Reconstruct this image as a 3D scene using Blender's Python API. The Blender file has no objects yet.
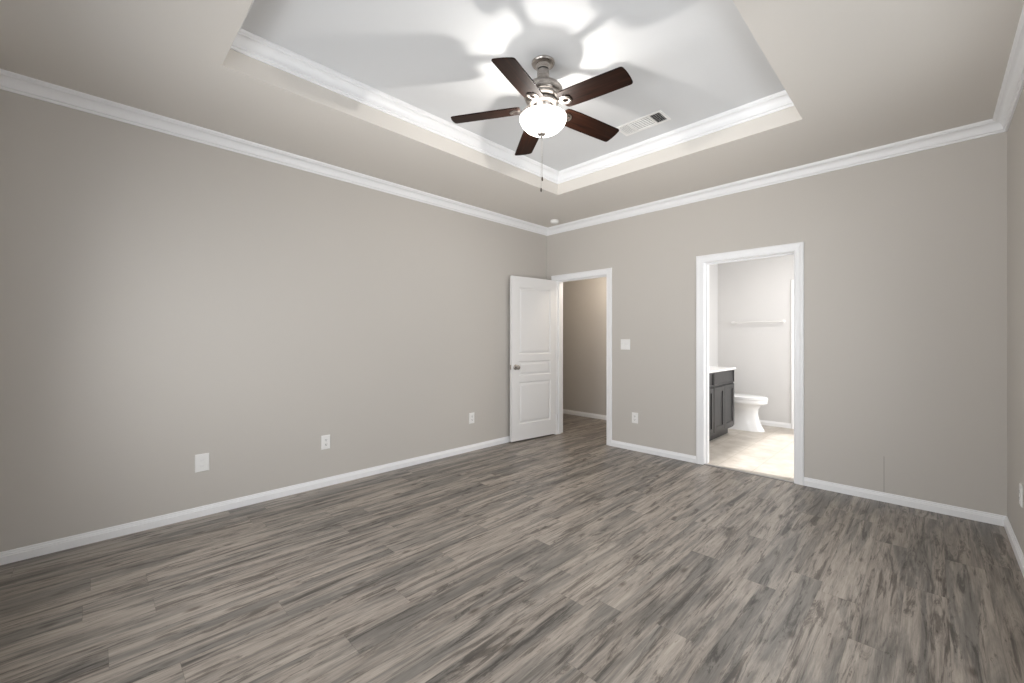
import bpy, bmesh, math, random
from mathutils import Vector, Matrix
random.seed(7)
PI = math.pi
S = bpy.context.scene
C = S.collection

# ------------------------------------------------------------------ camera
cam_d = bpy.data.cameras.new('camera'); cam = bpy.data.objects.new('camera', cam_d); C.objects.link(cam)
cam.location = (0, 0, 1.26)
cam.rotation_euler = (PI / 2, 0, math.radians(-45))
cam_d.sensor_width = 36; cam_d.lens = 36 * 420.7 / 1024
cam_d.shift_y = -(341.5 - 339.4) / 1024
cam_d.clip_start = 0.05
S.camera = cam

# room dimensions (metres); camera stands at the origin in the near corner
XF, YL, YR, XB = 4.36, 3.69, -0.355, -0.46        # far, left, right, back wall faces
ZC, ZT = 2.747, 2.952                             # lower ceiling, tray ceiling
TX0, TX1, TY0, TY1 = 0.502, 3.397, 0.621, 2.73    # tray opening
WT = 0.14                                         # wall thickness
FAN = (1.953, 1.684)

# ------------------------------------------------------------------ world and light
S.view_settings.view_transform = 'Standard'
S.view_settings.look = 'None'
S.view_settings.gamma = 1
S.view_settings.use_curve_mapping = False
S.view_settings.exposure = 0.0
w = bpy.data.worlds.new('sky'); S.world = w; w.use_nodes = True
bgn = w.node_tree.nodes['Background']
bgn.inputs[0].default_value = (0.80, 0.90, 1.0, 1); bgn.inputs[1].default_value = 1.5

def lamp(name, kind, loc, power, col, rot=None, sx=1, sy=1, r=None):
    d = bpy.data.lights.new(name, kind); o = bpy.data.objects.new(name, d); C.objects.link(o)
    o.location = loc; d.energy = power; d.color = col
    if rot: o.rotation_euler = rot
    if kind == 'AREA': d.shape = 'RECTANGLE'; d.size = sx; d.size_y = sy
    if r is not None: d.shadow_soft_size = r
    return o
# added fill at unseen windows (back, right): level lamps, and upward ones for the ceiling
DAY, UP_COL = (0.97, 0.98, 1.0), (1.0, 0.99, 0.97)
P_BACK, P_BUP, P_RIGHT, P_RUP, P_STEEP, P_FAN, P_BATH, P_HALL = 34.5, 5.2, 26.0, 3.0, 14.0, 22.0, 66.0, 24.0
def aim(o, d, spread=None):
    o.rotation_euler = Vector(d).to_track_quat('-Z', 'Y').to_euler()
    if spread: o.data.spread = math.radians(spread)
for yy in (2.35, 0.75):
    aim(lamp('window_fill', 'AREA', (XB - 0.20, yy, 1.25), P_BACK, DAY, None, 1.1, 1.3), (1, 0, -0.17), 150)
    aim(lamp('ceiling_fill', 'AREA', (XB - 0.35, yy, 0.95), P_BUP, UP_COL, None, 1.1, 0.9), (1, 0, 0.42), 60)  # added upward fill to brighten the ceiling
aim(lamp('window_fill', 'AREA', (2.15, YR - 0.22, 1.25), P_RIGHT, DAY, None, 1.9, 1.3), (0.15, 1, -0.30), 140)
aim(lamp('ceiling_fill', 'AREA', (2.15, YR - 0.35, 0.95), P_RUP, UP_COL, None, 1.9, 0.9), (0.45, 1, 0.45), 60)
aim(lamp('ceiling_fill', 'AREA', (2.15, YR - 0.45, 0.75), P_STEEP, UP_COL, None, 1.9, 1.0), (0, 1, 1.0), 180)
# low sun slanting through the bathroom window (travels towards +Y and down), bathroom daylight, added fill, hall lamp
sdir = Vector((-0.30, 2.46, -2.1)).normalized()
sun = lamp('bathroom_sun', 'AREA', Vector((5.6, -0.86, 1.5)) - sdir * 1.5, 52, (1.0, 0.985, 0.965), None, 3.8, 1.9)
sun.data.spread = math.radians(4); sun.rotation_euler = sdir.to_track_quat('-Z', 'Y').to_euler()
lamp('bathroom_daylight', 'AREA', (5.7, -1.00, 1.5), P_BATH, (1.0, 1.0, 1.0), (math.radians(90), 0, 0), 1.3, 1.2)
lamp('bathroom_fill', 'AREA', (5.6, 1.0, 2.60), 22, (1.0, 0.97, 0.94), (0, 0, 0), 0.9, 0.6)  # added overhead fill that lifts the bathroom walls
lamp('hall_lamp', 'POINT', (4.95, 3.15, 2.35), P_HALL, (1.0, 0.90, 0.78), r=0.08)

# ------------------------------------------------------------------ materials
def mat(name, col, rough=0.6, metal=0.0, spec=0.5, emit=None, es=0):
    m = bpy.data.materials.new(name); m.use_nodes = True
    b = m.node_tree.nodes['Principled BSDF']
    b.inputs['Base Color'].default_value = (*col, 1); b.inputs['Roughness'].default_value = rough
    b.inputs['Metallic'].default_value = metal; b.inputs['Specular IOR Level'].default_value = spec
    if emit: b.inputs['Emission Color'].default_value = (*emit, 1); b.inputs['Emission Strength'].default_value = es
    return m
def N(m, t, **kw):
    n = m.node_tree.nodes.new(t)
    for k, v in kw.items(): setattr(n, k, v)
    return n
def paint(name, col, bump=0.06, scale=90, rough=0.75):
    """rolled wall paint with a light orange-peel texture"""
    m = mat(name, col, rough, spec=0.25); L = m.node_tree.links.new
    b = m.node_tree.nodes['Principled BSDF']
    tc = N(m, 'ShaderNodeTexCoord'); nz = N(m, 'ShaderNodeTexNoise'); nz.inputs['Scale'].default_value = scale
    nz.inputs['Detail'].default_value = 3
    bp = N(m, 'ShaderNodeBump'); bp.inputs['Strength'].default_value = bump; bp.inputs['Distance'].default_value = 0.003
    L(tc.outputs['Object'], nz.inputs['Vector']); L(nz.outputs['Fac'], bp.inputs['Height']); L(bp.outputs['Normal'], b.inputs['Normal'])
    n2 = N(m, 'ShaderNodeTexNoise'); n2.inputs['Scale'].default_value = 0.7; n2.inputs['Detail'].default_value = 2
    mx = N(m, 'ShaderNodeMix', data_type='RGBA')
    mx.inputs[6].default_value = (*[c * 0.975 for c in col], 1); mx.inputs[7].default_value = (*[min(1, c * 1.02) for c in col], 1)
    L(tc.outputs['Object'], n2.inputs['Vector']); L(n2.outputs['Fac'], mx.inputs[0]); L(mx.outputs[2], b.inputs['Base Color'])
    return m
M = {}
M['wall'] = paint('greige_wall_paint', (0.540, 0.509, 0.470))
M['seam'] = paint('seam_shade_paint', (0.36, 0.335, 0.305))  # darker colour stands in for the shade of a groove
M['ceil'] = paint('greige_ceiling_paint', (0.685, 0.649, 0.602), 0.10, 60)
M['tray'] = paint('white_tray_paint', (0.685, 0.69, 0.695), 0.08, 60)
M['bath'] = paint('cream_bathroom_paint', (0.655, 0.645, 0.636))
M['trim'] = mat('white_trim_enamel', (0.84, 0.84, 0.845), 0.35, spec=0.4)
M['door'] = mat('white_door_enamel', (0.78, 0.77, 0.76), 0.4, spec=0.4)
M['plastic'] = mat('white_plastic', (0.82, 0.81, 0.79), 0.35)
M['satin'] = mat('satin_grey_metal', (0.78, 0.77, 0.76), 0.35, 0.15)
M['slot'] = mat('dark_slot', (0.03, 0.03, 0.03), 0.6)
M['porcelain'] = mat('white_porcelain', (0.86, 0.86, 0.86), 0.12)
M['marble'] = mat('white_cultured_marble', (0.88, 0.87, 0.86), 0.2)
M['chrome'] = mat('polished_chrome', (0.75, 0.74, 0.72), 0.15, 1.0)
M['strip'] = mat('grey_metal_strip', (0.32, 0.31, 0.30), 0.4, 0.6)
M['bronze'] = mat('dark_bronze', (0.06, 0.04, 0.03), 0.4, 0.5)
M['glass'] = mat('window_glass', (1, 1, 1), 0.0); 
def glassy(m, fac=0.92):
    L = m.node_tree.links.new; b = m.node_tree.nodes['Principled BSDF']; o = m.node_tree.nodes['Material Output']
    t = N(m, 'ShaderNodeBsdfTransparent'); x = N(m, 'ShaderNodeMixShader'); x.inputs[0].default_value = fac
    L(b.outputs[0], x.inputs[1]); L(t.outputs[0], x.inputs[2]); L(x.outputs[0], o.inputs['Surface'])
glassy(M['glass'])

def nickel():
    m = mat('brushed_nickel', (0.42, 0.385, 0.355), 0.22, 1.0); L = m.node_tree.links.new
    b = m.node_tree.nodes['Principled BSDF']
    tc = N(m, 'ShaderNodeTexCoord'); mp = N(m, 'ShaderNodeMapping'); mp.inputs['Scale'].default_value = (4, 4, 260)
    nz = N(m, 'ShaderNodeTexNoise'); nz.inputs['Scale'].default_value = 3
    mr = N(m, 'ShaderNodeMapRange'); mr.inputs[3].default_value = 0.20; mr.inputs[4].default_value = 0.38
    L(tc.outputs['Object'], mp.inputs[0]); L(mp.outputs[0], nz.inputs['Vector']); L(nz.outputs['Fac'], mr.inputs[0]); L(mr.outputs[0], b.inputs['Roughness'])
    return m
M['nickel'] = nickel()

def walnut():
    m = mat('dark_walnut_veneer', (0.05, 0.02, 0.01), 0.50, spec=0.12); L = m.node_tree.links.new
    b = m.node_tree.nodes['Principled BSDF']
    tc = N(m, 'ShaderNodeTexCoord'); mp = N(m, 'ShaderNodeMapping'); mp.inputs['Scale'].default_value = (2.5, 45, 20)
    nz = N(m, 'ShaderNodeTexNoise'); nz.inputs['Scale'].default_value = 1.6; nz.inputs['Detail'].default_value = 5
    cr = N(m, 'ShaderNodeValToRGB'); e = cr.color_ramp.elements
    e[0].position = 0.35; e[0].color = (0.008, 0.0032, 0.002, 1); e[1].position = 0.7; e[1].color = (0.027, 0.0095, 0.0048, 1)
    L(tc.outputs['Object'], mp.inputs[0]); L(mp.outputs[0], nz.inputs['Vector']); L(nz.outputs['Fac'], cr.inputs[0]); L(cr.outputs[0], b.inputs['Base Color'])
    return m
M['walnut'] = walnut()

def espresso():
    m = mat('charcoal_stained_wood', (0.05, 0.048, 0.048), 0.4); L = m.node_tree.links.new
    b = m.node_tree.nodes['Principled BSDF']
    tc = N(m, 'ShaderNodeTexCoord'); mp = N(m, 'ShaderNodeMapping'); mp.inputs['Scale'].default_value = (40, 40, 3)
    nz = N(m, 'ShaderNodeTexNoise'); nz.inputs['Scale'].default_value = 2; nz.inputs['Detail'].default_value = 4
    cr = N(m, 'ShaderNodeValToRGB'); e = cr.color_ramp.elements
    e[0].position = 0.3; e[0].color = (0.016, 0.016, 0.017, 1); e[1].position = 0.75; e[1].color = (0.040, 0.039, 0.040, 1)
    L(tc.outputs['Object'], mp.inputs[0]); L(mp.outputs[0], nz.inputs['Vector']); L(nz.outputs['Fac'], cr.inputs[0]); L(cr.outputs[0], b.inputs['Base Color'])
    return m
M['espresso'] = espresso()

def plank_floor():
    """vinyl planks running along X: 0.18 x 1.22 m, each with its own slice of weathered oak print"""
    m = mat('weathered_oak_vinyl', (0.3, 0.27, 0.24), 0.36, spec=0.45); L = m.node_tree.links.new
    b = m.node_tree.nodes['Principled BSDF']
    def mth(op, a, bb=None, c=None):
        n = N(m, 'ShaderNodeMath', operation=op)
        for i, v in enumerate((a, bb, c)):
            if v is None: continue
            if isinstance(v, (int, float)): n.inputs[i].default_value = v
            else: L(v, n.inputs[i])
        return n.outputs[0]
    tc = N(m, 'ShaderNodeTexCoord'); sp = N(m, 'ShaderNodeSeparateXYZ'); L(tc.outputs['Object'], sp.inputs[0])
    PW, PL = 0.152, 1.22
    v = mth('DIVIDE', mth('ADD', sp.outputs[1], 0.05), PW); row = mth('FLOOR', v); fv = mth('FRACT', v)
    wn = N(m, 'ShaderNodeTexWhiteNoise', noise_dimensions='1D'); L(row, wn.inputs['W'])
    u = mth('ADD', mth('DIVIDE', sp.outputs[0], PL), wn.outputs['Value']); idx = mth('FLOOR', u); fu = mth('FRACT', u)
    cb = N(m, 'ShaderNodeCombineXYZ'); L(row, cb.inputs[0]); L(idx, cb.inputs[1])
    pr = N(m, 'ShaderNodeTexWhiteNoise', noise_dimensions='3D'); L(cb.outputs[0], pr.inputs['Vector'])
    prs = N(m, 'ShaderNodeSeparateColor'); L(pr.outputs['Color'], prs.inputs[0])
    def vec(sx, sy, k):
        c = N(m, 'ShaderNodeCombineXYZ')
        L(mth('ADD', mth('MULTIPLY', sp.outputs[0], sx), mth('MULTIPLY', prs.outputs[0], 37 * k)), c.inputs[0])
        L(mth('ADD', mth('MULTIPLY', sp.outputs[1], sy), mth('MULTIPLY', prs.outputs[1], 23 * k)), c.inputs[1])
        L(mth('MULTIPLY', prs.outputs[2], 11 * k), c.inputs[2])
        return c.outputs[0]
    def noise(vv, scale, det, rg, dist=0.0):
        n = N(m, 'ShaderNodeTexNoise'); n.inputs['Scale'].default_value = scale; n.inputs['Detail'].default_value = det
        n.inputs['Roughness'].default_value = rg; n.inputs['Distortion'].default_value = dist; L(vv, n.inputs['Vector']); return n.outputs['Fac']
    def ramp(f, lo, hi):
        r = N(m, 'ShaderNodeMapRange', interpolation_type='SMOOTHSTEP'); r.inputs[1].default_value = lo; r.inputs[2].default_value = hi
        L(f, r.inputs[0]); return r.outputs[0]
    def mult(col, f, c):
        x = N(m, 'ShaderNodeMix', data_type='RGBA', blend_type='MULTIPLY'); L(f, x.inputs[0]); L(col, x.inputs[6]); x.inputs[7].default_value = (*c, 1)
        return x.outputs[2]
    mid = noise(vec(3.0, 46.0, 2), 1.0, 6, 0.70, 0.5)         # grain
    fine = noise(vec(10.0, 210.0, 3), 1.0, 3, 0.6)            # fine fibres
    wash = noise(vec(1.0, 10.5, 1), 1.0, 8, 0.66, 0.6)        # broad grey weathering
    smear = noise(vec(2.0, 22.0, 4), 1.0, 8, 0.74, 1.1)       # dark smudges with ragged edges
    spot = noise(vec(9.0, 42.0, 7), 1.0, 5, 0.70, 0.8)       # small marks
    fac = mth('ADD', mth('ADD', mth('MULTIPLY', mid, 0.72), mth('MULTIPLY', fine, 0.28)), mth('MULTIPLY', mth('SUBTRACT', prs.outputs[0], 0.5), 0.10))
    cr = N(m, 'ShaderNodeValToRGB'); L(fac, cr.inputs[0]); el = cr.color_ramp.elements
    stops = [(0.34, (0.195, 0.167, 0.141)), (0.48, (0.300, 0.261, 0.224)), (0.64, (0.405, 0.355, 0.304))]
    el[0].position, el[0].color = stops[0][0], (*stops[0][1], 1); el[1].position, el[1].color = stops[-1][0], (*stops[-1][1], 1)
    for p, c in stops[1:-1]: x = el.new(p); x.color = (*c, 1)
    wsh = mth('ADD', wash, mth('MULTIPLY', mth('SUBTRACT', prs.outputs[1], 0.5), 0.07))
    c1 = mult(cr.outputs[0], ramp(wsh, 0.43, 0.60), (0.54, 0.565, 0.585))
    c2 = mult(c1, ramp(smear, 0.50, 0.61), (0.40, 0.39, 0.385))
    c3 = mult(c2, ramp(spot, 0.62, 0.70), (0.50, 0.46, 0.43))
    vo = N(m, 'ShaderNodeTexVoronoi'); vo.inputs['Scale'].default_value = 1.0; L(vec(3.2, 8.5, 6), vo.inputs['Vector'])
    kn = N(m, 'ShaderNodeMapRange'); kn.inputs[1].default_value = 0.15; kn.inputs[2].default_value = 0.05; L(vo.outputs['Distance'], kn.inputs[0])
    k2 = N(m, 'ShaderNodeMix', data_type='RGBA', blend_type='MULTIPLY'); L(mth('MULTIPLY', kn.outputs[0], 0.8), k2.inputs[0])
    L(c3, k2.inputs[6]); k2.inputs[7].default_value = (0.28, 0.24, 0.22, 1)
    # joints
    ev = mth('MULTIPLY', mth('MINIMUM', fv, mth('SUBTRACT', 1.0, fv)), PW); eu = mth('MULTIPLY', mth('MINIMUM', fu, mth('SUBTRACT', 1.0, fu)), PL)
    gap = mth('LESS_THAN', mth('MINIMUM', ev, eu), 0.0011)
    g = N(m, 'ShaderNodeMix', data_type='RGBA', blend_type='MULTIPLY'); L(mth('MULTIPLY', gap, 0.4), g.inputs[0])
    L(k2.outputs[2], g.inputs[6]); g.inputs[7].default_value = (0.35, 0.33, 0.32, 1)
    L(g.outputs[2], b.inputs['Base Color'])
    bp = N(m, 'ShaderNodeBump'); bp.inputs['Strength'].default_value = 0.12; bp.inputs['Distance'].default_value = 0.002
    L(mid, bp.inputs['Height']); L(bp.outputs['Normal'], b.inputs['Normal'])
    return m
M['floor'] = plank_floor()

def vinyl_tile():
    m = mat('travertine_vinyl', (0.6, 0.54, 0.47), 0.4, spec=0.4); L = m.node_tree.links.new
    b = m.node_tree.nodes['Principled BSDF']
    tc = N(m, 'ShaderNodeTexCoord')
    nz = N(m, 'ShaderNodeTexNoise'); nz.inputs['Scale'].default_value = 5; nz.inputs['Detail'].default_value = 6; nz.inputs['Roughness'].default_value = 0.65
    cr = N(m, 'ShaderNodeValToRGB'); e = cr.color_ramp.elements
    e[0].position = 0.35; e[0].color = (0.43, 0.385, 0.335, 1); e[1].position = 0.68; e[1].color = (0.58, 0.54, 0.49, 1)
    mp = N(m, 'ShaderNodeMapping'); mp.inputs['Rotation'].default_value = (0, 0, 0)
    br = N(m, 'ShaderNodeTexBrick'); br.offset = 0.5; br.inputs['Scale'].default_value = 1
    br.inputs['Color1'].default_value = (1, 1, 1, 1); br.inputs['Color2'].default_value = (0.93, 0.92, 0.90, 1); br.inputs['Mortar'].default_value = (0.80, 0.77, 0.73, 1)
    br.inputs['Mortar Size'].default_value = 0.004; br.inputs['Brick Width'].default_value = 0.305; br.inputs['Row Height'].default_value = 0.305
    mx = N(m, 'ShaderNodeMix', data_type='RGBA', blend_type='MULTIPLY'); mx.inputs[0].default_value = 1
    L(tc.outputs['Object'], nz.inputs['Vector']); L(nz.outputs['Fac'], cr.inputs[0])
    L(tc.outputs['Object'], mp.inputs[0]); L(mp.outputs[0], br.inputs['Vector'])
    L(cr.outputs[0], mx.inputs[6]); L(br.outputs['Color'], mx.inputs[7]); L(mx.outputs[2], b.inputs['Base Color'])
    return m
M['tile'] = vinyl_tile()

def frosted():
    """lit frosted glass: glows itself and lets part of the bulb's light through"""
    m = bpy.data.materials.new('frosted_glass_lit'); m.use_nodes = True; nt = m.node_tree; L = nt.links.new
    nt.nodes.remove(nt.nodes['Principled BSDF']); o = nt.nodes['Material Output']
    e = N(m, 'ShaderNodeEmission'); e.inputs[0].default_value = (1.0, 0.96, 0.90, 1); e.inputs[1].default_value = 9
    t = N(m, 'ShaderNodeBsdfTransparent'); x = N(m, 'ShaderNodeMixShader'); x.inputs[0].default_value = 0.65
    L(e.outputs[0], x.inputs[1]); L(t.outputs[0], x.inputs[2]); L(x.outputs[0], o.inputs['Surface'])
    return m
M['frost'] = frosted()

# ------------------------------------------------------------------ helpers
def obj(name, bm, m, parent=None, smooth=False, bevel=0, loc=None, autos=None):
    me = bpy.data.meshes.new(name)
    bmesh.ops.recalc_face_normals(bm, faces=bm.faces)
    bm.to_mesh(me); bm.free()
    o = bpy.data.objects.new(name, me); C.objects.link(o)
    for k in (m if isinstance(m, (list, tuple)) else [m]): me.materials.append(M[k])
    if loc: o.location = loc
    if parent: o.parent = parent
    if smooth:
        for p in me.polygons: p.use_smooth = True
        if autos: me.set_sharp_from_angle(angle=math.radians(autos))
    if bevel:
        md = o.modifiers.new('bevel', 'BEVEL'); md.width = bevel; md.segments = 2; md.limit_method = 'ANGLE'
    return o
def bx(bm, x0, x1, y0, y1, z0, z1, mi=0):
    vs = [bm.verts.new((x, y, z)) for x in (x0, x1) for y in (y0, y1) for z in (z0, z1)]
    for f in ((0, 1, 3, 2), (4, 6, 7, 5), (0, 4, 5, 1), (2, 3, 7, 6), (0, 2, 6, 4), (1, 5, 7, 3)):
        fc = bm.faces.new([vs[i] for i in f]); fc.material_index = mi
def boxes(*bs):
    bm = bmesh.new()
    for b in bs: bx(bm, *b)
    return bm
def lathe(bm, prof, seg=48, c=(0, 0), cap0=True, cap1=True):
    rings = []
    for r, z in prof:
        rings.append([bm.verts.new((c[0] + r * math.cos(2 * PI * i / seg), c[1] + r * math.sin(2 * PI * i / seg), z)) for i in range(seg)])
    for a, b in zip(rings, rings[1:]):
        for i in range(seg): bm.faces.new((a[i], a[(i + 1) % seg], b[(i + 1) % seg], b[i]))
    if cap0: bm.faces.new(rings[0])
    if cap1: bm.faces.new(rings[-1])
    return bm
def loft(bm, rings, cap0=True, cap1=True, closed=True):
    vs = [[bm.verts.new(p) for p in r] for r in rings]; n = len(vs[0])
    for a, b in zip(vs, vs[1:]):
        for i in range(n if closed else n - 1): bm.faces.new((a[i], a[(i + 1) % n], b[(i + 1) % n], b[i]))
    if cap0: bm.faces.new(vs[0])
    if cap1: bm.faces.new(vs[-1])
    return bm
def tube(bm, pts, r, seg=12):
    pts = [Vector(p) for p in pts]; rings = []
    for i, p in enumerate(pts):
        d = (pts[min(i + 1, len(pts) - 1)] - pts[max(i - 1, 0)]).normalized()
        a = d.orthogonal().normalized() if abs(d.z) < 0.9 else Vector((1, 0, 0)); b = d.cross(a).normalized(); a = b.cross(d)
        rr = r[i] if isinstance(r, (list, tuple)) else r
        rings.append([p + a * rr * math.cos(2 * PI * k / seg) + b * rr * math.sin(2 * PI * k / seg) for k in range(seg)])
    return loft(bm, rings)
def tag(o, label, cat=None, group=None, kind=None):
    o['label'] = label
    if cat: o['category'] = cat
    if group: o['group'] = group
    if kind: o['kind'] = kind
    return o
def empty(name, loc, label, cat, group=None, rz=0):
    o = bpy.data.objects.new(name, None); C.objects.link(o); o.location = loc; o.rotation_euler = (0, 0, rz); o.empty_display_size = 0.05
    return tag(o, label, cat, group)
def struct(name, bm, m, label=None, parent=None, **k):
    o = obj(name, bm, m, parent, **k)
    if not parent: o['kind'] = 'structure'
    if label: o['label'] = label
    return o

# ------------------------------------------------------------------ room shell
A0, A1, AH = 2.755, 3.535, 2.038      # hall doorway (Y range, head height)
B0, B1, BH = 0.857, 1.632, 2.035      # bathroom doorway
HX, HY0, HY1 = 5.70, 2.52, 6.2        # hall far wall, ends
BX, BYL, BYR = 7.0, 2.40, -0.80       # bathroom far, left, right

struct('floor', boxes((XB - WT, XF + 0.005, YR - WT, YL + WT, -0.10, 0), (XF + 0.005, HX + 0.1, HY0, HY1 + 0.1, -0.10, 0)), 'floor', 'weathered grey brown plank floor of the bedroom and hall')
struct('floor_bathroom', boxes((XF + 0.005, BX + 0.1, BYR - 0.12, BYL + 0.06, -0.10, 0)), 'tile', 'pale beige vinyl tile floor of the bathroom')

struct('wall_left', boxes((XB - WT, XF + WT, YL, YL + WT, 0, ZC)), 'wall', 'long greige wall on the left with three outlets')
struct('wall_right', boxes((XB - WT, 1.20, YR - WT, YR, 0, ZC), (3.10, XF + WT, YR - WT, YR, 0, ZC), (1.20, 3.10, YR - WT, YR, 0, 0.70), (1.20, 3.10, YR - WT, YR, 2.20, ZC)), 'wall', 'greige wall at the right edge')
X0, X1 = XF, XF + WT
wf = struct('wall_far', boxes((X0, X1, YR, B0, 0, ZC), (X0, X1, B0, B1, BH, ZC), (X0, X1, B1, A0, 0, ZC), (X0, X1, A0, A1, AH, ZC), (X0, X1, A1, YL, 0, ZC)), 'wall', 'greige wall with the two doorways')
struct('drywall_seam', boxes((XF - 0.0012, XF + 0.001, 0.2655, 0.2700, 0.071, 0.350)), 'seam', parent=wf)
# back wall with two windows (behind the camera)
W = [(0.20, 1.30), (1.80, 2.90)]; WZ0, WZ1 = 0.70, 2.20
struct('wall_back', boxes((XB - WT, XB, YR, W[0][0], 0, ZC), (XB - WT, XB, W[0][1], W[1][0], 0, ZC), (XB - WT, XB, W[1][1], YL, 0, ZC),
    *[(XB - WT, XB, a, b, 0, WZ0) for a, b in W], *[(XB - WT, XB, a, b, WZ1, ZC) for a, b in W]), 'wall', 'greige wall with two windows')
for k, (a, b) in enumerate(W):
    e = bpy.data.objects.new('window_%d' % (k + 1), None); C.objects.link(e); e.location = (XB, (a + b) / 2, WZ0); e['kind'] = 'structure'; e['label'] = 'white sash window in the back wall'
    x0, x1 = -0.09, -0.05; h = (b - a) / 2; H = WZ1 - WZ0
    obj('window_frame', boxes((x0, x1, -h, -h + 0.05, 0, H), (x0, x1, h - 0.05, h, 0, H), (x0, x1, -h, h, 0, 0.05), (x0, x1, -h, h, H - 0.05, H), (x0, x1, -h, h, H / 2 - 0.02, H / 2 + 0.02)), 'trim', e)
    obj('window_pane', boxes((-0.073, -0.069, -h + 0.05, h - 0.05, 0.05, H - 0.05)), 'glass', e)
    obj('window_sill', boxes((-0.05, 0.03, -h - 0.03, h + 0.03, -0.02, 0.0)), 'trim', e)

e = bpy.data.objects.new('window_4', None); C.objects.link(e); e.location = (2.15, YR, 0.70); e['kind'] = 'structure'; e['label'] = 'unseen wide white window added in the right wall for fill light'  # unseen window, added so that fill light enters from the right
obj('window_frame', boxes((-0.95, -0.90, -0.09, -0.05, 0, 1.5), (0.90, 0.95, -0.09, -0.05, 0, 1.5), (-0.025, 0.025, -0.09, -0.05, 0.05, 1.45), (-0.90, 0.90, -0.09, -0.05, 0, 0.05), (-0.90, 0.90, -0.09, -0.05, 1.45, 1.5)), 'trim', e)
obj('window_pane', boxes((-0.90, 0.90, -0.073, -0.069, 0.05, 1.45)), 'glass', e)
obj('window_sill', boxes((-0.98, 0.98, -0.05, 0.03, -0.02, 0.0)), 'trim', e)
# ceiling: lower ring, tray reveal, tray top
bm = bmesh.new()
zt = ZT + 0.10
for b in ((XB - WT, TX0, YR - WT, YL + WT), (TX1, XF + WT, YR - WT, YL + WT), (TX0, TX1, YR - WT, TY0), (TX0, TX1, TY1, YL + WT)):
    bx(bm, *b, ZC, zt)
bx(bm, TX0, TX1, TY0, TY1, ZT, zt, 1)
struct('ceiling', bm, ['ceil', 'tray'], 'greige ceiling with a raised white tray')

def crown(bm, x0, x1, y0, y1, prof):
    rings = [[(x0 + p, y0 + p, z), (x1 - p, y0 + p, z), (x1 - p, y1 - p, z), (x0 + p, y1 - p, z)] for p, z in prof]
    loft(bm, rings, False, False)
def crown_prof(zb, zt, P=0.070):
    H = zt - zb
    pts = [(0.0, 0.0), (0.010, 0.0), (0.012, 0.05), (0.012, 0.14), (0.020, 0.17), (0.021, 0.22)]
    for i in range(9):                                   # cove
        t = i / 8; pts.append((0.021 + (P - 0.033) * (1 - math.cos(t * PI / 2)), 0.24 + 0.50 * math.sin(t * PI / 2)))
    pts += [(P - 0.010, 0.76), (P - 0.010, 0.80), (P - 0.002, 0.85), (P, 0.90), (P, 1.0), (0.0, 1.0)]
    return [(p, zb + z * H) for p, z in pts]
bm = bmesh.new(); crown(bm, XB, XF, YR, YL, crown_prof(2.660, ZC))
struct('trim_1', bm, 'trim', 'white crown moulding where the walls meet the lower ceiling', smooth=True, autos=28)
bm = bmesh.new(); crown(bm, TX0, TX1, TY0, TY1, crown_prof(2.857, ZT))
struct('trim_2', bm, 'trim', 'white crown moulding inside the ceiling tray', smooth=True, autos=28)

BP = [(0, 0), (0.015, 0), (0.015, 0.044), (0.011, 0.047), (0.0105, 0.054), (0.006, 0.058), (0.0055, 0.066), (0.003, 0.070), (0, 0.070)]
def base(name, p0, p1, nrm, m='trim'):
    """baseboard along p0-p1, profile standing out along nrm"""
    bm = bmesh.new(); d = (Vector(p1) - Vector(p0)).normalized(); n = Vector(nrm)
    rings = [[(q.x, q.y, z) for t, z in BP for q in [Vector(p) + n * t]] for p in (p0, p1)]
    loft(bm, rings); return struct(name, bm, m, 'white baseboard')
base('baseboard_left', (XB, YL), (XF, YL), (0, -1)); base('baseboard_right', (XB, YR), (XF, YR), (0, 1)); base('baseboard_back', (XB, YR), (XB, YL), (1, 0))
CW = 0.070
bm = bmesh.new()
for a, b in ((YR, B0 - CW), (B1 + CW, A0 - CW), (A1 + CW, YL)):
    loft(bm, [[(XF - t, y, z) for t, z in BP] for y in (a, b)])
struct('baseboard_far', bm, 'trim', 'white baseboard under the two doorways wall')

# door casings + jambs
CP = [(0, 0), (0, 0.009), (0.006, 0.012), (0.012, 0.010), (0.038, 0.0125), (0.050, 0.017), (0.061, 0.018), (0.066, 0.016), (CW, 0.011), (CW, 0)]
def casing(bm, x, sgn, y0, y1, h):
    """mitred casing on the wall face at x, facing sgn along X"""
    rings = []
    for y, z, sy, sz in ((y0, 0, -1, 0), (y0, h, -1, 1), (y1, h, 1, 1), (y1, 0, 1, 0)):
        rings.append([(x + sgn * t, y + sy * o, z + sz * o) for o, t in CP])
    loft(bm, rings)
def frame(name, y0, y1, h, label, stopx, xa=X0, xb=X1):
    bm = bmesh.new(); casing(bm, xa, -1, y0 , y1, h); casing(bm, xb, 1, y0, y1, h)
    j = 0.004
    bx(bm, xa - 0.001, xb + 0.001, y0 - 0.012, y0 + j, 0, h + j); bx(bm, xa - 0.001, xb + 0.001, y1 - j, y1 + 0.012, 0, h + j); bx(bm, xa - 0.001, xb + 0.001, y0 + j, y1 - j, h - j, h + 0.012)
    s = 0.012                                            # door stop
    bx(bm, stopx, stopx + 0.035, y0 + j, y0 + s + j, 0, h - j); bx(bm, stopx, stopx + 0.035, y1 - s - j, y1 - j, 0, h - j); bx(bm, stopx, stopx + 0.035, y0 + s + j, y1 - s - j, h - s - j, h - j)
    return struct(name, bm, 'trim', label)
frame('trim_3', A0, A1, AH, 'white casing and jambs of the hall doorway', XF + 0.045)
frame('trim_4', B0, B1, BH, 'white casing and jambs of the bathroom doorway', XF + 0.06)
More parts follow.
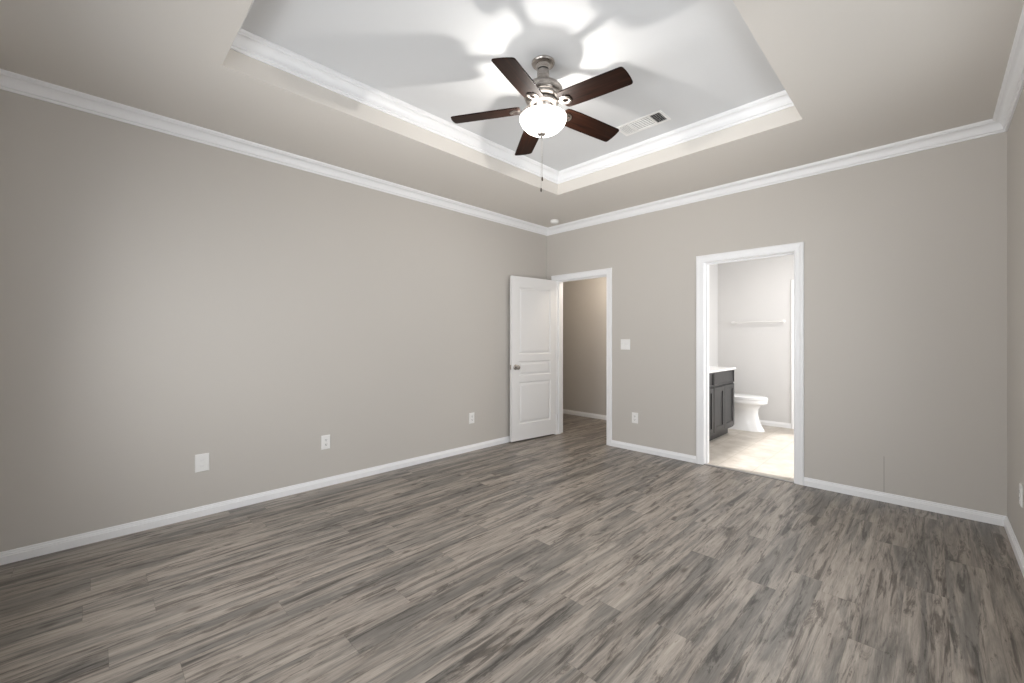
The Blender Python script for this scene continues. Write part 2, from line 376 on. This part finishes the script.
struct('trim_5', boxes((XF - 0.012, XF + 0.026, B0 + 0.004, B1 - 0.004, 0, 0.007)), 'strip', 'thin grey metal threshold under the bathroom doorway', bevel=0.002)

# hall
struct('wall_hall_far', boxes((HX, HX + 0.1, HY0 - 0.1, HY1 + 0.1, 0, ZC)), 'wall', 'greige hall wall seen through the open doorway')
struct('wall_hall_end', boxes((XF + WT, HX, HY1, HY1 + 0.1, 0, ZC)), 'wall', 'greige wall at the far end of the hall')
struct('wall_hall_near', boxes((XF, XF + WT, YL + WT, HY1 + 0.1, 0, ZC)), 'wall', 'greige hall wall beside the bedroom')
struct('ceiling_hall', boxes((XF + WT, HX + 0.1, HY0 - 0.1, HY1 + 0.1, 2.50, 2.60)), 'ceil', 'hall ceiling')
base('baseboard_hall', (HX, HY0), (HX, HY1), (-1, 0))

# bathroom
struct('wall_bathroom_left', boxes((XF + WT, BX + 0.1, BYL, BYL + 0.12, 0, ZC)), 'bath', 'cream wall behind the vanity')
D0, D1, DH = 0.62, 1.345, 2.035
struct('wall_bathroom_far', boxes((BX, BX + 0.1, D1, BYL, 0, ZC), (BX, BX + 0.1, D0, D1, DH, ZC), (BX, BX + 0.1, BYR, D0, 0, ZC)), 'bath', 'cream bathroom wall with the towel bar')
wx0, wx1, wz0, wz1 = 4.54, 6.85, 0.9, 2.10
struct('wall_bathroom_right', boxes((XF + WT, wx0, BYR - 0.12, BYR, 0, ZC), (wx1, BX + 0.1, BYR - 0.12, BYR, 0, ZC), (wx0, wx1, BYR - 0.12, BYR, 0, wz0), (wx0, wx1, BYR - 0.12, BYR, wz1, ZC), (XF, XF + WT, BYR - 0.12, YR - WT, 0, ZC)), 'bath', 'cream bathroom wall with a wide window')
struct('ceiling_bathroom', boxes((XF + WT, BX + 0.1, BYR - 0.12, BYL + 0.12, 2.65, ZC)), 'bath', 'bathroom ceiling')
struct('baseboard_bathroom', loft(bmesh.new(), [[(BX - t, y, z) for t, z in BP] for y in (D1 + CW, BYL)]), 'trim', 'white baseboard of the bathroom')
e = bpy.data.objects.new('window_3', None); C.objects.link(e); e.location = (wx0, BYR - 0.08, wz0); e['kind'] = 'structure'; e['label'] = 'wide white bathroom window'
Wd, Hd = wx1 - wx0, wz1 - wz0
obj('window_frame', boxes((0, 0.05, 0, 0.04, 0, Hd), (Wd - 0.05, Wd, 0, 0.04, 0, Hd), (0.05, Wd - 0.05, 0, 0.04, 0, 0.05), (0.05, Wd - 0.05, 0, 0.04, Hd - 0.04, Hd)), 'trim', e)
obj('window_pane', boxes((0.05, Wd - 0.05, 0.018, 0.022, 0.05, Hd - 0.04)), 'glass', e)

# ------------------------------------------------------------------ panelled doors
def leaf(bm, W, H, T, panels, x0=0):
    """leaf standing in the local XZ plane, thickness along Y (0..T); panels = (x0,x1,z0,z1)"""
    for y, s in ((0, 1), (T, -1)):
        xs = sorted({0, W, *[p[0] for p in panels], *[p[1] for p in panels]}); zs = sorted({0, H, *[p[2] for p in panels], *[p[3] for p in panels]})
        for a, b in zip(xs, xs[1:]):
            for c, d in zip(zs, zs[1:]):
                cx, cz = (a + b) / 2, (c + d) / 2
                if any(p[0] < cx < p[1] and p[2] < cz < p[3] for p in panels): continue
                bm.faces.new([bm.verts.new(q) for q in ((a, y, c), (b, y, c), (b, y, d), (a, y, d))])
        for p in panels:
            rings = []
            for ins, dep in ((0, 0), (0.003, 0.004), (0.012, 0.0085), (0.020, 0.0085), (0.030, 0.005), (0.042, 0.0015)):
                rings.append([(p[0] + ins, y + s * dep, p[2] + ins), (p[1] - ins, y + s * dep, p[2] + ins), (p[1] - ins, y + s * dep, p[3] - ins), (p[0] + ins, y + s * dep, p[3] - ins)])
            loft(bm, rings, False, True)
    for q in (((0, 0, 0), (0, T, 0), (0, T, H), (0, 0, H)), ((W, 0, 0), (W, T, 0), (W, T, H), (W, 0, H)), ((0, 0, 0), (W, 0, 0), (W, T, 0), (0, T, 0)), ((0, 0, H), (W, 0, H), (W, T, H), (0, T, H))):
        bm.faces.new([bm.verts.new(v) for v in q])
    bmesh.ops.remove_doubles(bm, verts=bm.verts, dist=0.0001)
def knob(bm, y, s):
    """door knob axis along Y"""
    t = bmesh.new(); lathe(t, [(0.032, 0), (0.032, 0.004), (0.026, 0.009), (0.012, 0.012), (0.011, 0.030), (0.018, 0.036), (0.026, 0.046), (0.028, 0.056), (0.024, 0.064), (0.012, 0.068)], 28)
    bmesh.ops.transform(t, matrix=Matrix.Translation((0, y, 0)) @ Matrix.Rotation(s * PI / 2, 4, 'X'), verts=t.verts)
    me = bpy.data.meshes.new('t'); t.to_mesh(me); t.free(); bm.from_mesh(me); bpy.data.meshes.remove(me)
LW, LH, LT = 0.745, 2.022, 0.035
hinge = Vector((4.346, 3.527, 0.015)); edge = Vector((3.618, 3.612, 0))
ang = math.atan2(edge.y - hinge.y, edge.x - hinge.x)
bm = bmesh.new(); pan = [(0.095, LW - 0.115, a - 0.015, b - 0.015) for a, b in ((0.215, 0.735), (0.812, 0.990), (1.075, 1.905))]
leaf(bm, LW, LH, LT, pan)
# the leaf's visible face is local y=0 side turned to the room
bmesh.ops.transform(bm, matrix=Matrix.Scale(-1, 4, (0, 1, 0)), verts=bm.verts)
d1 = struct('door_1', bm, 'door', 'open white three panel door with a round satin knob, swung against the left wall', loc=hinge)
d1.rotation_euler = (0, 0, ang)
bm = bmesh.new(); knob(bm, 0, -1); knob(bm, -LT, 1)
kn = obj('door_knob', bm, 'nickel', d1, smooth=True, autos=40, loc=(LW - 0.060, 0, 0.905))
obj('latch_plate', boxes((LW, LW + 0.0015, -0.029, -0.006, 0.877, 0.933)), 'nickel', d1)
for z in (0.18, 1.0, 1.82):
    bm = bmesh.new(); lathe(bm, [(0.006, 0), (0.006, 0.089)], 12, (-0.006, 0.006)); bx(bm, -0.0015, 0.0, -0.030, 0.0, 0, 0.089)
    obj('hinge', bm, 'trim', d1, loc=(0, 0, z))
# closed white door on the bathroom's far wall, only its casing edge in view
bm = bmesh.new(); casing(bm, BX, -1, D0, D1, DH); bx(bm, BX - 0.001, BX + 0.1, D1 - 0.004, D1 + 0.012, 0, DH); bx(bm, BX - 0.001, BX + 0.1, D0 - 0.012, D0 + 0.004, 0, DH); bx(bm, BX - 0.001, BX + 0.1, D0, D1, DH - 0.004, DH + 0.012)
struct('trim_6', bm, 'trim', 'white door casing edge on the far bathroom wall')
bm = bmesh.new(); leaf(bm, 0.713, 2.015, 0.035, [(0.11, 0.603, a, b) for a, b in ((0.20, 0.72), (0.80, 0.975), (1.06, 1.89))])
d2 = struct('door_2', bm, 'door', 'closed white panel door of the bathroom closet', loc=(BX + 0.055, D0 + 0.006, 0.012)); d2.rotation_euler = (0, 0, PI / 2)

# ------------------------------------------------------------------ wall plates
def place(o, wall, u, z):
    """turn a plate (front = local -Y) to its wall"""
    if wall == 'left': o.location = (u, YL, z); o.rotation_euler = (0, 0, 0)
    if wall == 'far': o.location = (XF, u, z); o.rotation_euler = (0, 0, -PI / 2)
    if wall == 'right': o.location = (u, YR, z); o.rotation_euler = (0, 0, PI)
def plate_mesh(w, h):
    bm = bmesh.new(); rings = []
    for i, (ins, y) in enumerate(((0, 0), (0, -0.003), (0.003, -0.0055), (0.006, -0.006))):
        rings.append([(sx * (w / 2 - ins), y, sz * (h / 2 - ins)) for sx, sz in ((-1, -1), (1, -1), (1, 1), (-1, 1))])
    return loft(bm, rings)
def socket_bm(cz):
    bm = bmesh.new(); ring = []
    for i in range(24):
        a = 2 * PI * i / 24; ring.append((0.0172 * math.cos(a), max(-0.0140, min(0.0140, 0.0172 * math.sin(a)))))
    loft(bm, [[(x, y, cz + z) for x, z in ring] for y in (-0.005, -0.0085)]); return bm
def slots_bm(cz):
    bm = boxes((-0.0078, -0.0050, -0.0090, -0.0080, cz - 0.002, cz + 0.008), (0.0050, 0.0078, -0.0090, -0.0080, cz - 0.001, cz + 0.007), (-0.0028, 0.0028, -0.0090, -0.0080, cz - 0.0095, cz - 0.0045))
    return bm
def screw(o, x, z, y=-0.006):
    bm = bmesh.new(); tube(bm, [(0, 0, 0), (0, -0.0012, 0)], 0.0032, 12); return obj('screw', bm, 'plastic', o, loc=(x, y, z))
def outlet(label, group=None):
    e = empty('wall_outlet', (0, 0, 0), label, 'outlet', group)
    obj('cover_plate', plate_mesh(0.074, 0.120), 'plastic', e)
    for s in (0.0195, -0.0195):
        k = obj('socket', socket_bm(s), 'plastic', e); obj('socket_slot', slots_bm(s), 'slot', k)
    screw(e, 0, 0); return e
o = outlet('white double outlet low on the long left wall, middle of its three plates'); place(o, 'left', 1.425, 0.377)
o = outlet('white double outlet low on the left wall, the plate nearest the open door'); place(o, 'left', 3.045, 0.370)
o = outlet('white double outlet low on the wall between the two doorways'); place(o, 'far', 2.387, 0.370)
o = outlet('white outlet on the right wall, cut off by the picture edge'); place(o, 'right', 3.715, 0.380)
# plate nearest the camera on the left wall: two jacks
e = empty('wall_plate', (0, 0, 0), 'white jack plate with two pale covered jacks, leftmost and nearest plate on the left wall', 'wall plate')
obj('cover_plate', plate_mesh(0.084, 0.126), 'plastic', e)
for z in (0.020, -0.020):
    k = obj('jack', boxes((-0.012, 0.012, -0.0095, -0.005, z - 0.011, z + 0.011)), 'plastic', e, bevel=0.0012)
    obj('jack_cover', boxes((-0.008, 0.008, -0.0115, -0.0095, z - 0.006, z + 0.005)), 'satin', k, bevel=0.0006)
screw(e, 0, 0.050); screw(e, 0, -0.050); place(e, 'left', 0.560, 0.380)
# two-gang switch
e = empty('light_switch', (0, 0, 0), 'white two gang switch plate beside the hall doorway at hand height', 'light switch')
obj('cover_plate', plate_mesh(0.118, 0.120), 'plastic', e)
for x in (-0.023, 0.023):
    k = obj('switch_surround', boxes((x - 0.006, x + 0.006, -0.0075, -0.005, -0.013, 0.013)), 'plastic', e)
    bm = boxes((x - 0.004, x + 0.004, -0.019, -0.006, -0.002, 0.008)); obj('toggle', bm, 'plastic', k, bevel=0.001)
    screw(e, x, 0.030); screw(e, x, -0.030)
place(e, 'far', 2.508, 1.201)

# ------------------------------------------------------------------ smoke detector
e = empty('smoke_detector', (4.095, 3.345, ZC), 'small round white smoke detector on the ceiling near the far left corner', 'smoke detector')
bm = bmesh.new(); lathe(bm, [(0.052, 0), (0.052, -0.008)], 40); obj('mounting_base', bm, 'plastic', e, smooth=True, autos=40)
bm = bmesh.new(); lathe(bm, [(0.049, -0.008), (0.050, -0.024), (0.046, -0.032), (0.034, -0.037), (0.010, -0.038)], 40); obj('detector_body', bm, 'plastic', e, smooth=True, autos=50)

# ------------------------------------------------------------------ ceiling air register
vx0, vx1, vy0, vy1 = 2.962, 3.142, 1.418, 1.796
e = empty('air_vent', ((vx0 + vx1) / 2, (vy0 + vy1) / 2, ZT), 'white three section air register on the raised ceiling beside the fan', 'air vent')
a, b = (vx1 - vx0) / 2, (vy1 - vy0) / 2; bdr = 0.019
bm = bmesh.new()
for q in ((-a, -a + bdr, -b, b), (a - bdr, a, -b, b), (-a + bdr, a - bdr, -b, -b + bdr), (-a + bdr, a - bdr, b - bdr, b)): bx(bm, *q, -0.007, 0)
s1, s2 = -b + bdr + 0.078, b - bdr - 0.082
bx(bm, -a + bdr, a - bdr, s1, s1 + 0.014, -0.007, 0); bx(bm, -a + bdr, a - bdr, s2 - 0.014, s2, -0.007, 0)
obj('vent_frame', bm, 'plastic', e, bevel=0.0015)
obj('duct_opening', boxes((-a + bdr, a - bdr, -b + bdr, b - bdr, -0.0012, -0.0002)), 'slot', e)
def slat(bm, p0, p1, nrm, tilt, w=0.0085):
    n = Vector(nrm); d = n * math.cos(tilt) * w / 2 + Vector((0, 0, 1)) * math.sin(tilt) * w / 2; t = Vector((n.x * -math.sin(tilt), n.y * -math.sin(tilt), math.cos(tilt))) * 0.0005
    q = [Vector(p0) + d, Vector(p0) - d, Vector(p1) - d, Vector(p1) + d]
    loft(bm, [[v + t for v in q], [v - t for v in q]])
x_in0, x_in1 = -a + bdr + 0.001, a - bdr - 0.001
def bank(y0, y1, along, tilt, n, name='louver'):
    for i in range(n):
        bm = bmesh.new(); t = (i + 0.5) / n
        if along == 'Y': x = x_in0 + (x_in1 - x_in0) * t; slat(bm, (x, y0, -0.0055), (x, y1, -0.0055), (1, 0, 0), tilt)
        else: y = y0 + (y1 - y0) * t; slat(bm, (x_in0, y, -0.0055), (x_in1, y, -0.0055), (0, 1, 0), tilt)
        obj(name, bm, 'plastic', e)
bank(-b + bdr, s1, 'X', math.radians(48), 5)
bank(s1 + 0.014, s2 - 0.014, 'Y', math.radians(-38), 6)
bank(s2, b - bdr, 'X', math.radians(-48), 6)

# ------------------------------------------------------------------ ceiling fan
fan = empty('ceiling_fan', (FAN[0], FAN[1], ZT), 'five blade ceiling fan with dark walnut blades, nickel motor and lit glass bowl', 'ceiling fan')
def FZ(z): return z - ZT
def rod(prof, name, m, parent=fan, seg=56, a=35):
    bm = bmesh.new(); lathe(bm, [(r, FZ(z)) for r, z in prof], seg); return obj(name, bm, m, parent, smooth=True, autos=a)
rod([(0.070, 2.952), (0.071, 2.946), (0.067, 2.939), (0.052, 2.935), (0.044, 2.931), (0.041, 2.920), (0.036, 2.909)], 'canopy', 'nickel')
rod([(0.0335, 2.910), (0.0335, 2.901)], 'rubber_ring', 'slot')
rod([(0.034, 2.902), (0.037, 2.899), (0.037, 2.838), (0.041, 2.834), (0.041, 2.828), (0.034, 2.824)], 'downrod_collar', 'nickel')
rod([(0.030, 2.826), (0.060, 2.822), (0.086, 2.814), (0.106, 2.800), (0.117, 2.784), (0.121, 2.768), (0.121, 2.752), (0.117, 2.744), (0.110, 2.740), (0.109, 2.724), (0.102, 2.718), (0.085, 2.714), (0.060, 2.712)], 'motor_housing', 'nickel')
rod([(0.060, 2.714), (0.088, 2.709), (0.090, 2.690), (0.082, 2.684), (0.066, 2.682), (0.056, 2.660), (0.050, 2.650)], 'flywheel', 'nickel')
lk = rod([(0.050, 2.652), (0.053, 2.646), (0.050, 2.636), (0.046, 2.626), (0.030, 2.622)], 'light_fitter', 'nickel')
prof = [(0.047, 2.626), (0.073, 2.6245), (0.110, 2.623), (0.136, 2.620), (0.1430, 2.613), (0.1435, 2.604), (0.1385, 2.588), (0.127, 2.568), (0.109, 2.549), (0.088, 2.535), (0.062, 2.525), (0.030, 2.520), (0.004, 2.519)]
bm = bmesh.new(); lathe(bm, [(r, FZ(z)) for r, z in prof], 64, cap0=False, cap1=True); obj('glass_bowl', bm, 'frost', fan, smooth=True)
fo = (-0.007, 0.007)
bm = bmesh.new(); lathe(bm, [(0.022, FZ(2.521)), (0.025, FZ(2.516)), (0.022, FZ(2.510)), (0.012, FZ(2.506)), (0.007, FZ(2.500)), (0.007, FZ(2.494)), (0.003, FZ(2.491))], 28, fo); obj('finial', bm, 'nickel', fan, smooth=True, autos=40)
L = lamp('fan_bulb', 'POINT', (0.026, 0.026, FZ(2.533)), P_FAN, (1.0, 0.96, 0.91), r=0.012); L.parent = fan
# pull chains
for dx, zt_, zb in ((0.0035, 2.492, 2.232), (-0.0015, 2.492, 2.165)):
    bm = bmesh.new(); x, y = fo[0] + dx, fo[1] - dx; z = zt_
    while z > zb + 0.02:
        bmesh.ops.create_icosphere(bm, subdivisions=1, radius=0.0014, matrix=Matrix.Translation((x, y, FZ(z)))); z -= 0.0034
    tube(bm, [(x, y, FZ(zt_)), (x, y, FZ(zb + 0.018))], 0.0006, 6)
    ch = obj('pull_chain', bm, 'nickel', fan, smooth=True)
    bm = bmesh.new(); lathe(bm, [(0.002, FZ(zb + 0.021)), (0.004, FZ(zb + 0.018)), (0.0052, FZ(zb + 0.008)), (0.004, FZ(zb - 0.002)), (0.002, FZ(zb - 0.004))], 14, (x, y)); obj('chain_pendant', bm, 'bronze', ch, smooth=True)
# blades: local X = outward, local Y = across
def blade_outline():
    R0, R1 = 0.140, 0.5715; top = []
    for x in [R0 + 0.030 * (1 - math.cos(i / 8 * PI / 2)) for i in range(9)]:
        top.append((x, 0.045 + 0.021 * math.sqrt(max(0, 1 - ((R0 + 0.030 - x) / 0.030) ** 2))))
    top += [(0.22, 0.0685), (0.30, 0.0695), (0.40, 0.0690), (0.48, 0.0680)]
    rc = 0.017
    for i in range(9):
        a_ = i / 8 * PI / 2; top.append((R1 - 0.004 - rc + rc * math.sin(a_), 0.0670 - rc + rc * math.cos(a_)))
    top += [(R1 - 0.001, 0.028), (R1, 0.0)]
    return top + [(x, -h) for x, h in reversed(top[:-1])]
def iron_outline():
    """bracket arm widening into a rounded medallion on the blade"""
    top = [(0.060, 0.016), (0.085, 0.013), (0.110, 0.012), (0.128, 0.016), (0.142, 0.026), (0.158, 0.033), (0.176, 0.034), (0.192, 0.028), (0.203, 0.016), (0.207, 0.0)]
    return top + [(x, -y) for x, y in reversed(top[:-1])]
zb = FZ(2.678); pitch = math.radians(-12.15); droop = math.radians(4.35)
ref = None
for k in range(5):
    ang = math.radians(45 + 10.8 + 72 * k) + 0.0043
    if k == 0:
        bm = bmesh.new(); o = blade_outline()
        loft(bm, [[(x, y, 0.0035) for x, y in o], [(x, y, -0.0035) for x, y in o]]); bl = obj('fan_blade', bm, 'walnut', fan, bevel=0.002)
        bl.matrix_parent_inverse = Matrix.Identity(4)
        bm = bmesh.new(); io = iron_outline(); n = len(io)
        # medallion with an oval opening: ring of quads around the opening, and the arm
        cx = 0.172
        hole = [(cx + 0.019 * math.cos(a_), 0.014 * math.sin(a_)) for a_ in [2 * PI * i / 24 for i in range(24)]]
        outer = [(cx + (0.035 if math.cos(a_) > 0 else 0.038) * math.cos(a_), 0.034 * math.sin(a_)) for a_ in [2 * PI * i / 24 for i in range(24)]]
        def ring(pts, z): return [bm.verts.new((x, y, z)) for x, y in pts]
        ho, hi, oo, oi = ring(hole, -0.010), ring(hole, -0.0036), ring(outer, -0.0095), ring(outer, -0.0036)
        md = ring([((a_[0] + b_[0]) / 2, (a_[1] + b_[1]) / 2) for a_, b_ in zip(hole, outer)], -0.013)
        for i in range(24):
            j = (i + 1) % 24
            for p, q in ((ho, md), (md, oo), (oo, oi), (hi, ho)): bm.faces.new((p[i], p[j], q[j], q[i]))
        arm = []
        for x, z, hw, th in ((0.070, 0.024, 0.017, 0.006), (0.090, 0.022, 0.013, 0.006), (0.108, 0.008, 0.011, 0.006), (0.122, -0.006, 0.012, 0.005), (0.140, -0.009, 0.018, 0.004), (0.150, -0.009, 0.022, 0.003)):
            arm.append([(x, -hw, z - th / 2), (x, hw, z - th / 2), (x, hw * 0.8, z + th / 2), (x, -hw * 0.8, z + th / 2)])
        loft(bm, arm)
        ir = obj('blade_bracket', bm, 'nickel', bl, smooth=True, autos=40); ref = (bl, ir)
    else:
        bl = ref[0].copy(); C.objects.link(bl); bl.parent = fan
        ir = ref[1].copy(); C.objects.link(ir); ir.parent = bl
    bl.location = (0, 0, zb)
    bl.rotation_euler = (Matrix.Rotation(ang, 3, 'Z') @ Matrix.Rotation(droop, 3, 'Y') @ Matrix.Rotation(pitch, 3, 'X')).to_euler()

# ------------------------------------------------------------------ bathroom vanity
vf, vx0, vx1 = 1.885, 4.56, 6.075
van = empty('vanity_cabinet', (vx0, BYL, 0), 'charcoal wood bathroom vanity cabinet with recessed panel doors on the tile floor', 'vanity')
VW = vx1 - vx0; VD = vf - BYL
def vb(*q): return boxes(*q)
obj('cabinet_body', boxes((0, VW, VD, -0.002, 0.10, 0.860)), 'espresso', van, bevel=0.001)
obj('toe_kick', boxes((0.0, VW - 0.002, VD + 0.07, -0.002, 0, 0.10)), 'espresso', van)
def shaker(W_, H_, fr, t=0.018):
    bm = bmesh.new()
    rings = []
    for ins, y in ((0, 0), (0, -t), (fr, -t), (fr + 0.003, -t + 0.012)):
        rings.append([(ins, y, ins), (W_ - ins, y, ins), (W_ - ins, y, H_ - ins), (ins, y, H_ - ins)])
    return loft(bm, rings)
for i in range(2):
    x = 0.022 + i * 0.744
    obj('drawer_front', shaker(0.727, 0.160, 0.012), 'espresso', van, loc=(x, VD, 0.694), bevel=0.002)
    for j in range(2): obj('cabinet_door', shaker(0.361, 0.550, 0.060), 'espresso', van, loc=(x + j * 0.366, VD, 0.125), bevel=0.002)
ct = obj('countertop', boxes((vx0 - 0.005, vx1 + 0.012, vf - 0.030, BYL - 0.002, 0.860, 0.887)), 'marble', bevel=0.006)
tag(ct, 'white vanity countertop with a rounded edge on the dark cabinet', 'countertop')
obj('backsplash', boxes((vx0 - 0.005, vx1 + 0.012, BYL - 0.022, BYL - 0.002, 0.887, 0.975)), 'marble', ct, bevel=0.003)

# ------------------------------------------------------------------ toilet (faces -Y, tank at the left wall)
TXc = 6.50
toi = empty('toilet', (TXc, BYL, 0), 'white toilet with closed lid beyond the dark vanity', 'toilet')
def egg(front, back, hw, z, n=40, sq=2.0):
    """plan section: rounded front at -Y, flatter back"""
    pts = []; cy = back + (front - back) * 0.45
    for i in range(n):
        a = 2 * PI * i / n; c, s = math.cos(a), math.sin(a)
        x = hw * math.copysign(abs(s) ** (2 / sq), s)
        y = cy + (front - cy) * math.copysign(abs(c) ** (2 / sq), c) if c > 0 else cy + (back - cy) * math.copysign(abs(c) ** (2 / 3.2), -c) * 1
        pts.append((x, y, z))
    return pts
F = lambda y: y - BYL
bm = bmesh.new()
secs = [(1.625, 2.20, 0.125, 0.0, 2.6), (1.632, 2.20, 0.122, 0.02, 2.6), (1.665, 2.19, 0.108, 0.08, 2.4), (1.690, 2.17, 0.100, 0.16, 2.3), (1.705, 2.16, 0.104, 0.24, 2.2), (1.698, 2.16, 0.120, 0.30, 2.1), (1.660, 2.17, 0.150, 0.345, 2.0), (1.608, 2.18, 0.176, 0.372, 2.0), (1.590, 2.18, 0.184, 0.382, 2.0), (1.588, 2.18, 0.185, 0.424, 2.0), (1.594, 2.18, 0.180, 0.430, 2.0)]
loft(bm, [egg(F(f), F(b), h, z, sq=s) for f, b, h, z, s in secs]); obj('toilet_bowl', bm, 'porcelain', toi, smooth=True, autos=50)
bm = bmesh.new(); loft(bm, [egg(F(1.585), F(2.13), 0.186, 0.431), egg(F(1.580), F(2.13), 0.190, 0.436), egg(F(1.580), F(2.13), 0.190, 0.444), egg(F(1.586), F(2.13), 0.186, 0.449)]); obj('toilet_seat', bm, 'porcelain', toi, smooth=True, autos=50)
bm = bmesh.new(); loft(bm, [egg(F(1.588), F(2.14), 0.184, 0.452), egg(F(1.582), F(2.14), 0.189, 0.456), egg(F(1.583), F(2.14), 0.188, 0.464), egg(F(1.60), F(2.12), 0.172, 0.471), egg(F(1.68), F(2.05), 0.10, 0.475)]); obj('toilet_lid', bm, 'porcelain', toi, smooth=True, autos=50)
obj('toilet_tank', boxes((-0.22, 0.22, F(2.205), -0.012, 0.428, 0.745)), 'porcelain', toi, bevel=0.02)
obj('tank_lid', boxes((-0.23, 0.23, F(2.195), -0.006, 0.745, 0.780)), 'porcelain', toi, bevel=0.01)
bm = bmesh.new(); tube(bm, [(-0.15, F(2.205), 0.70), (-0.15, F(2.185), 0.70)], 0.010, 12); tube(bm, [(-0.15, F(2.187), 0.70), (-0.08, F(2.187), 0.693)], 0.006, 8); obj('flush_lever', bm, 'chrome', toi, smooth=True, autos=50)

# ------------------------------------------------------------------ towel bar
ty0, ty1, tz = 1.510, 2.165, 1.518
tb = empty('towel_bar', (BX, (ty0 + ty1) / 2, tz), 'slim pale towel bar on the far bathroom wall above the toilet', 'towel bar')
hl = (ty1 - ty0) / 2
bm = bmesh.new(); tube(bm, [(-0.062, -hl + 0.005, 0), (-0.062, hl - 0.005, 0)], 0.0115, 16); obj('bar', bm, 'satin', tb, smooth=True, autos=50)
for s in (-1, 1):
    bm = bmesh.new(); tube(bm, [(-0.001, s * hl, 0), (-0.007, s * hl, 0), (-0.0071, s * hl, 0), (-0.050, s * hl, 0), (-0.052, s * hl, 0), (-0.074, s * hl, 0)], [0.026, 0.024, 0.012, 0.012, 0.017, 0.017], 20)
    obj('bar_post', bm, 'satin', tb, smooth=True, autos=40)
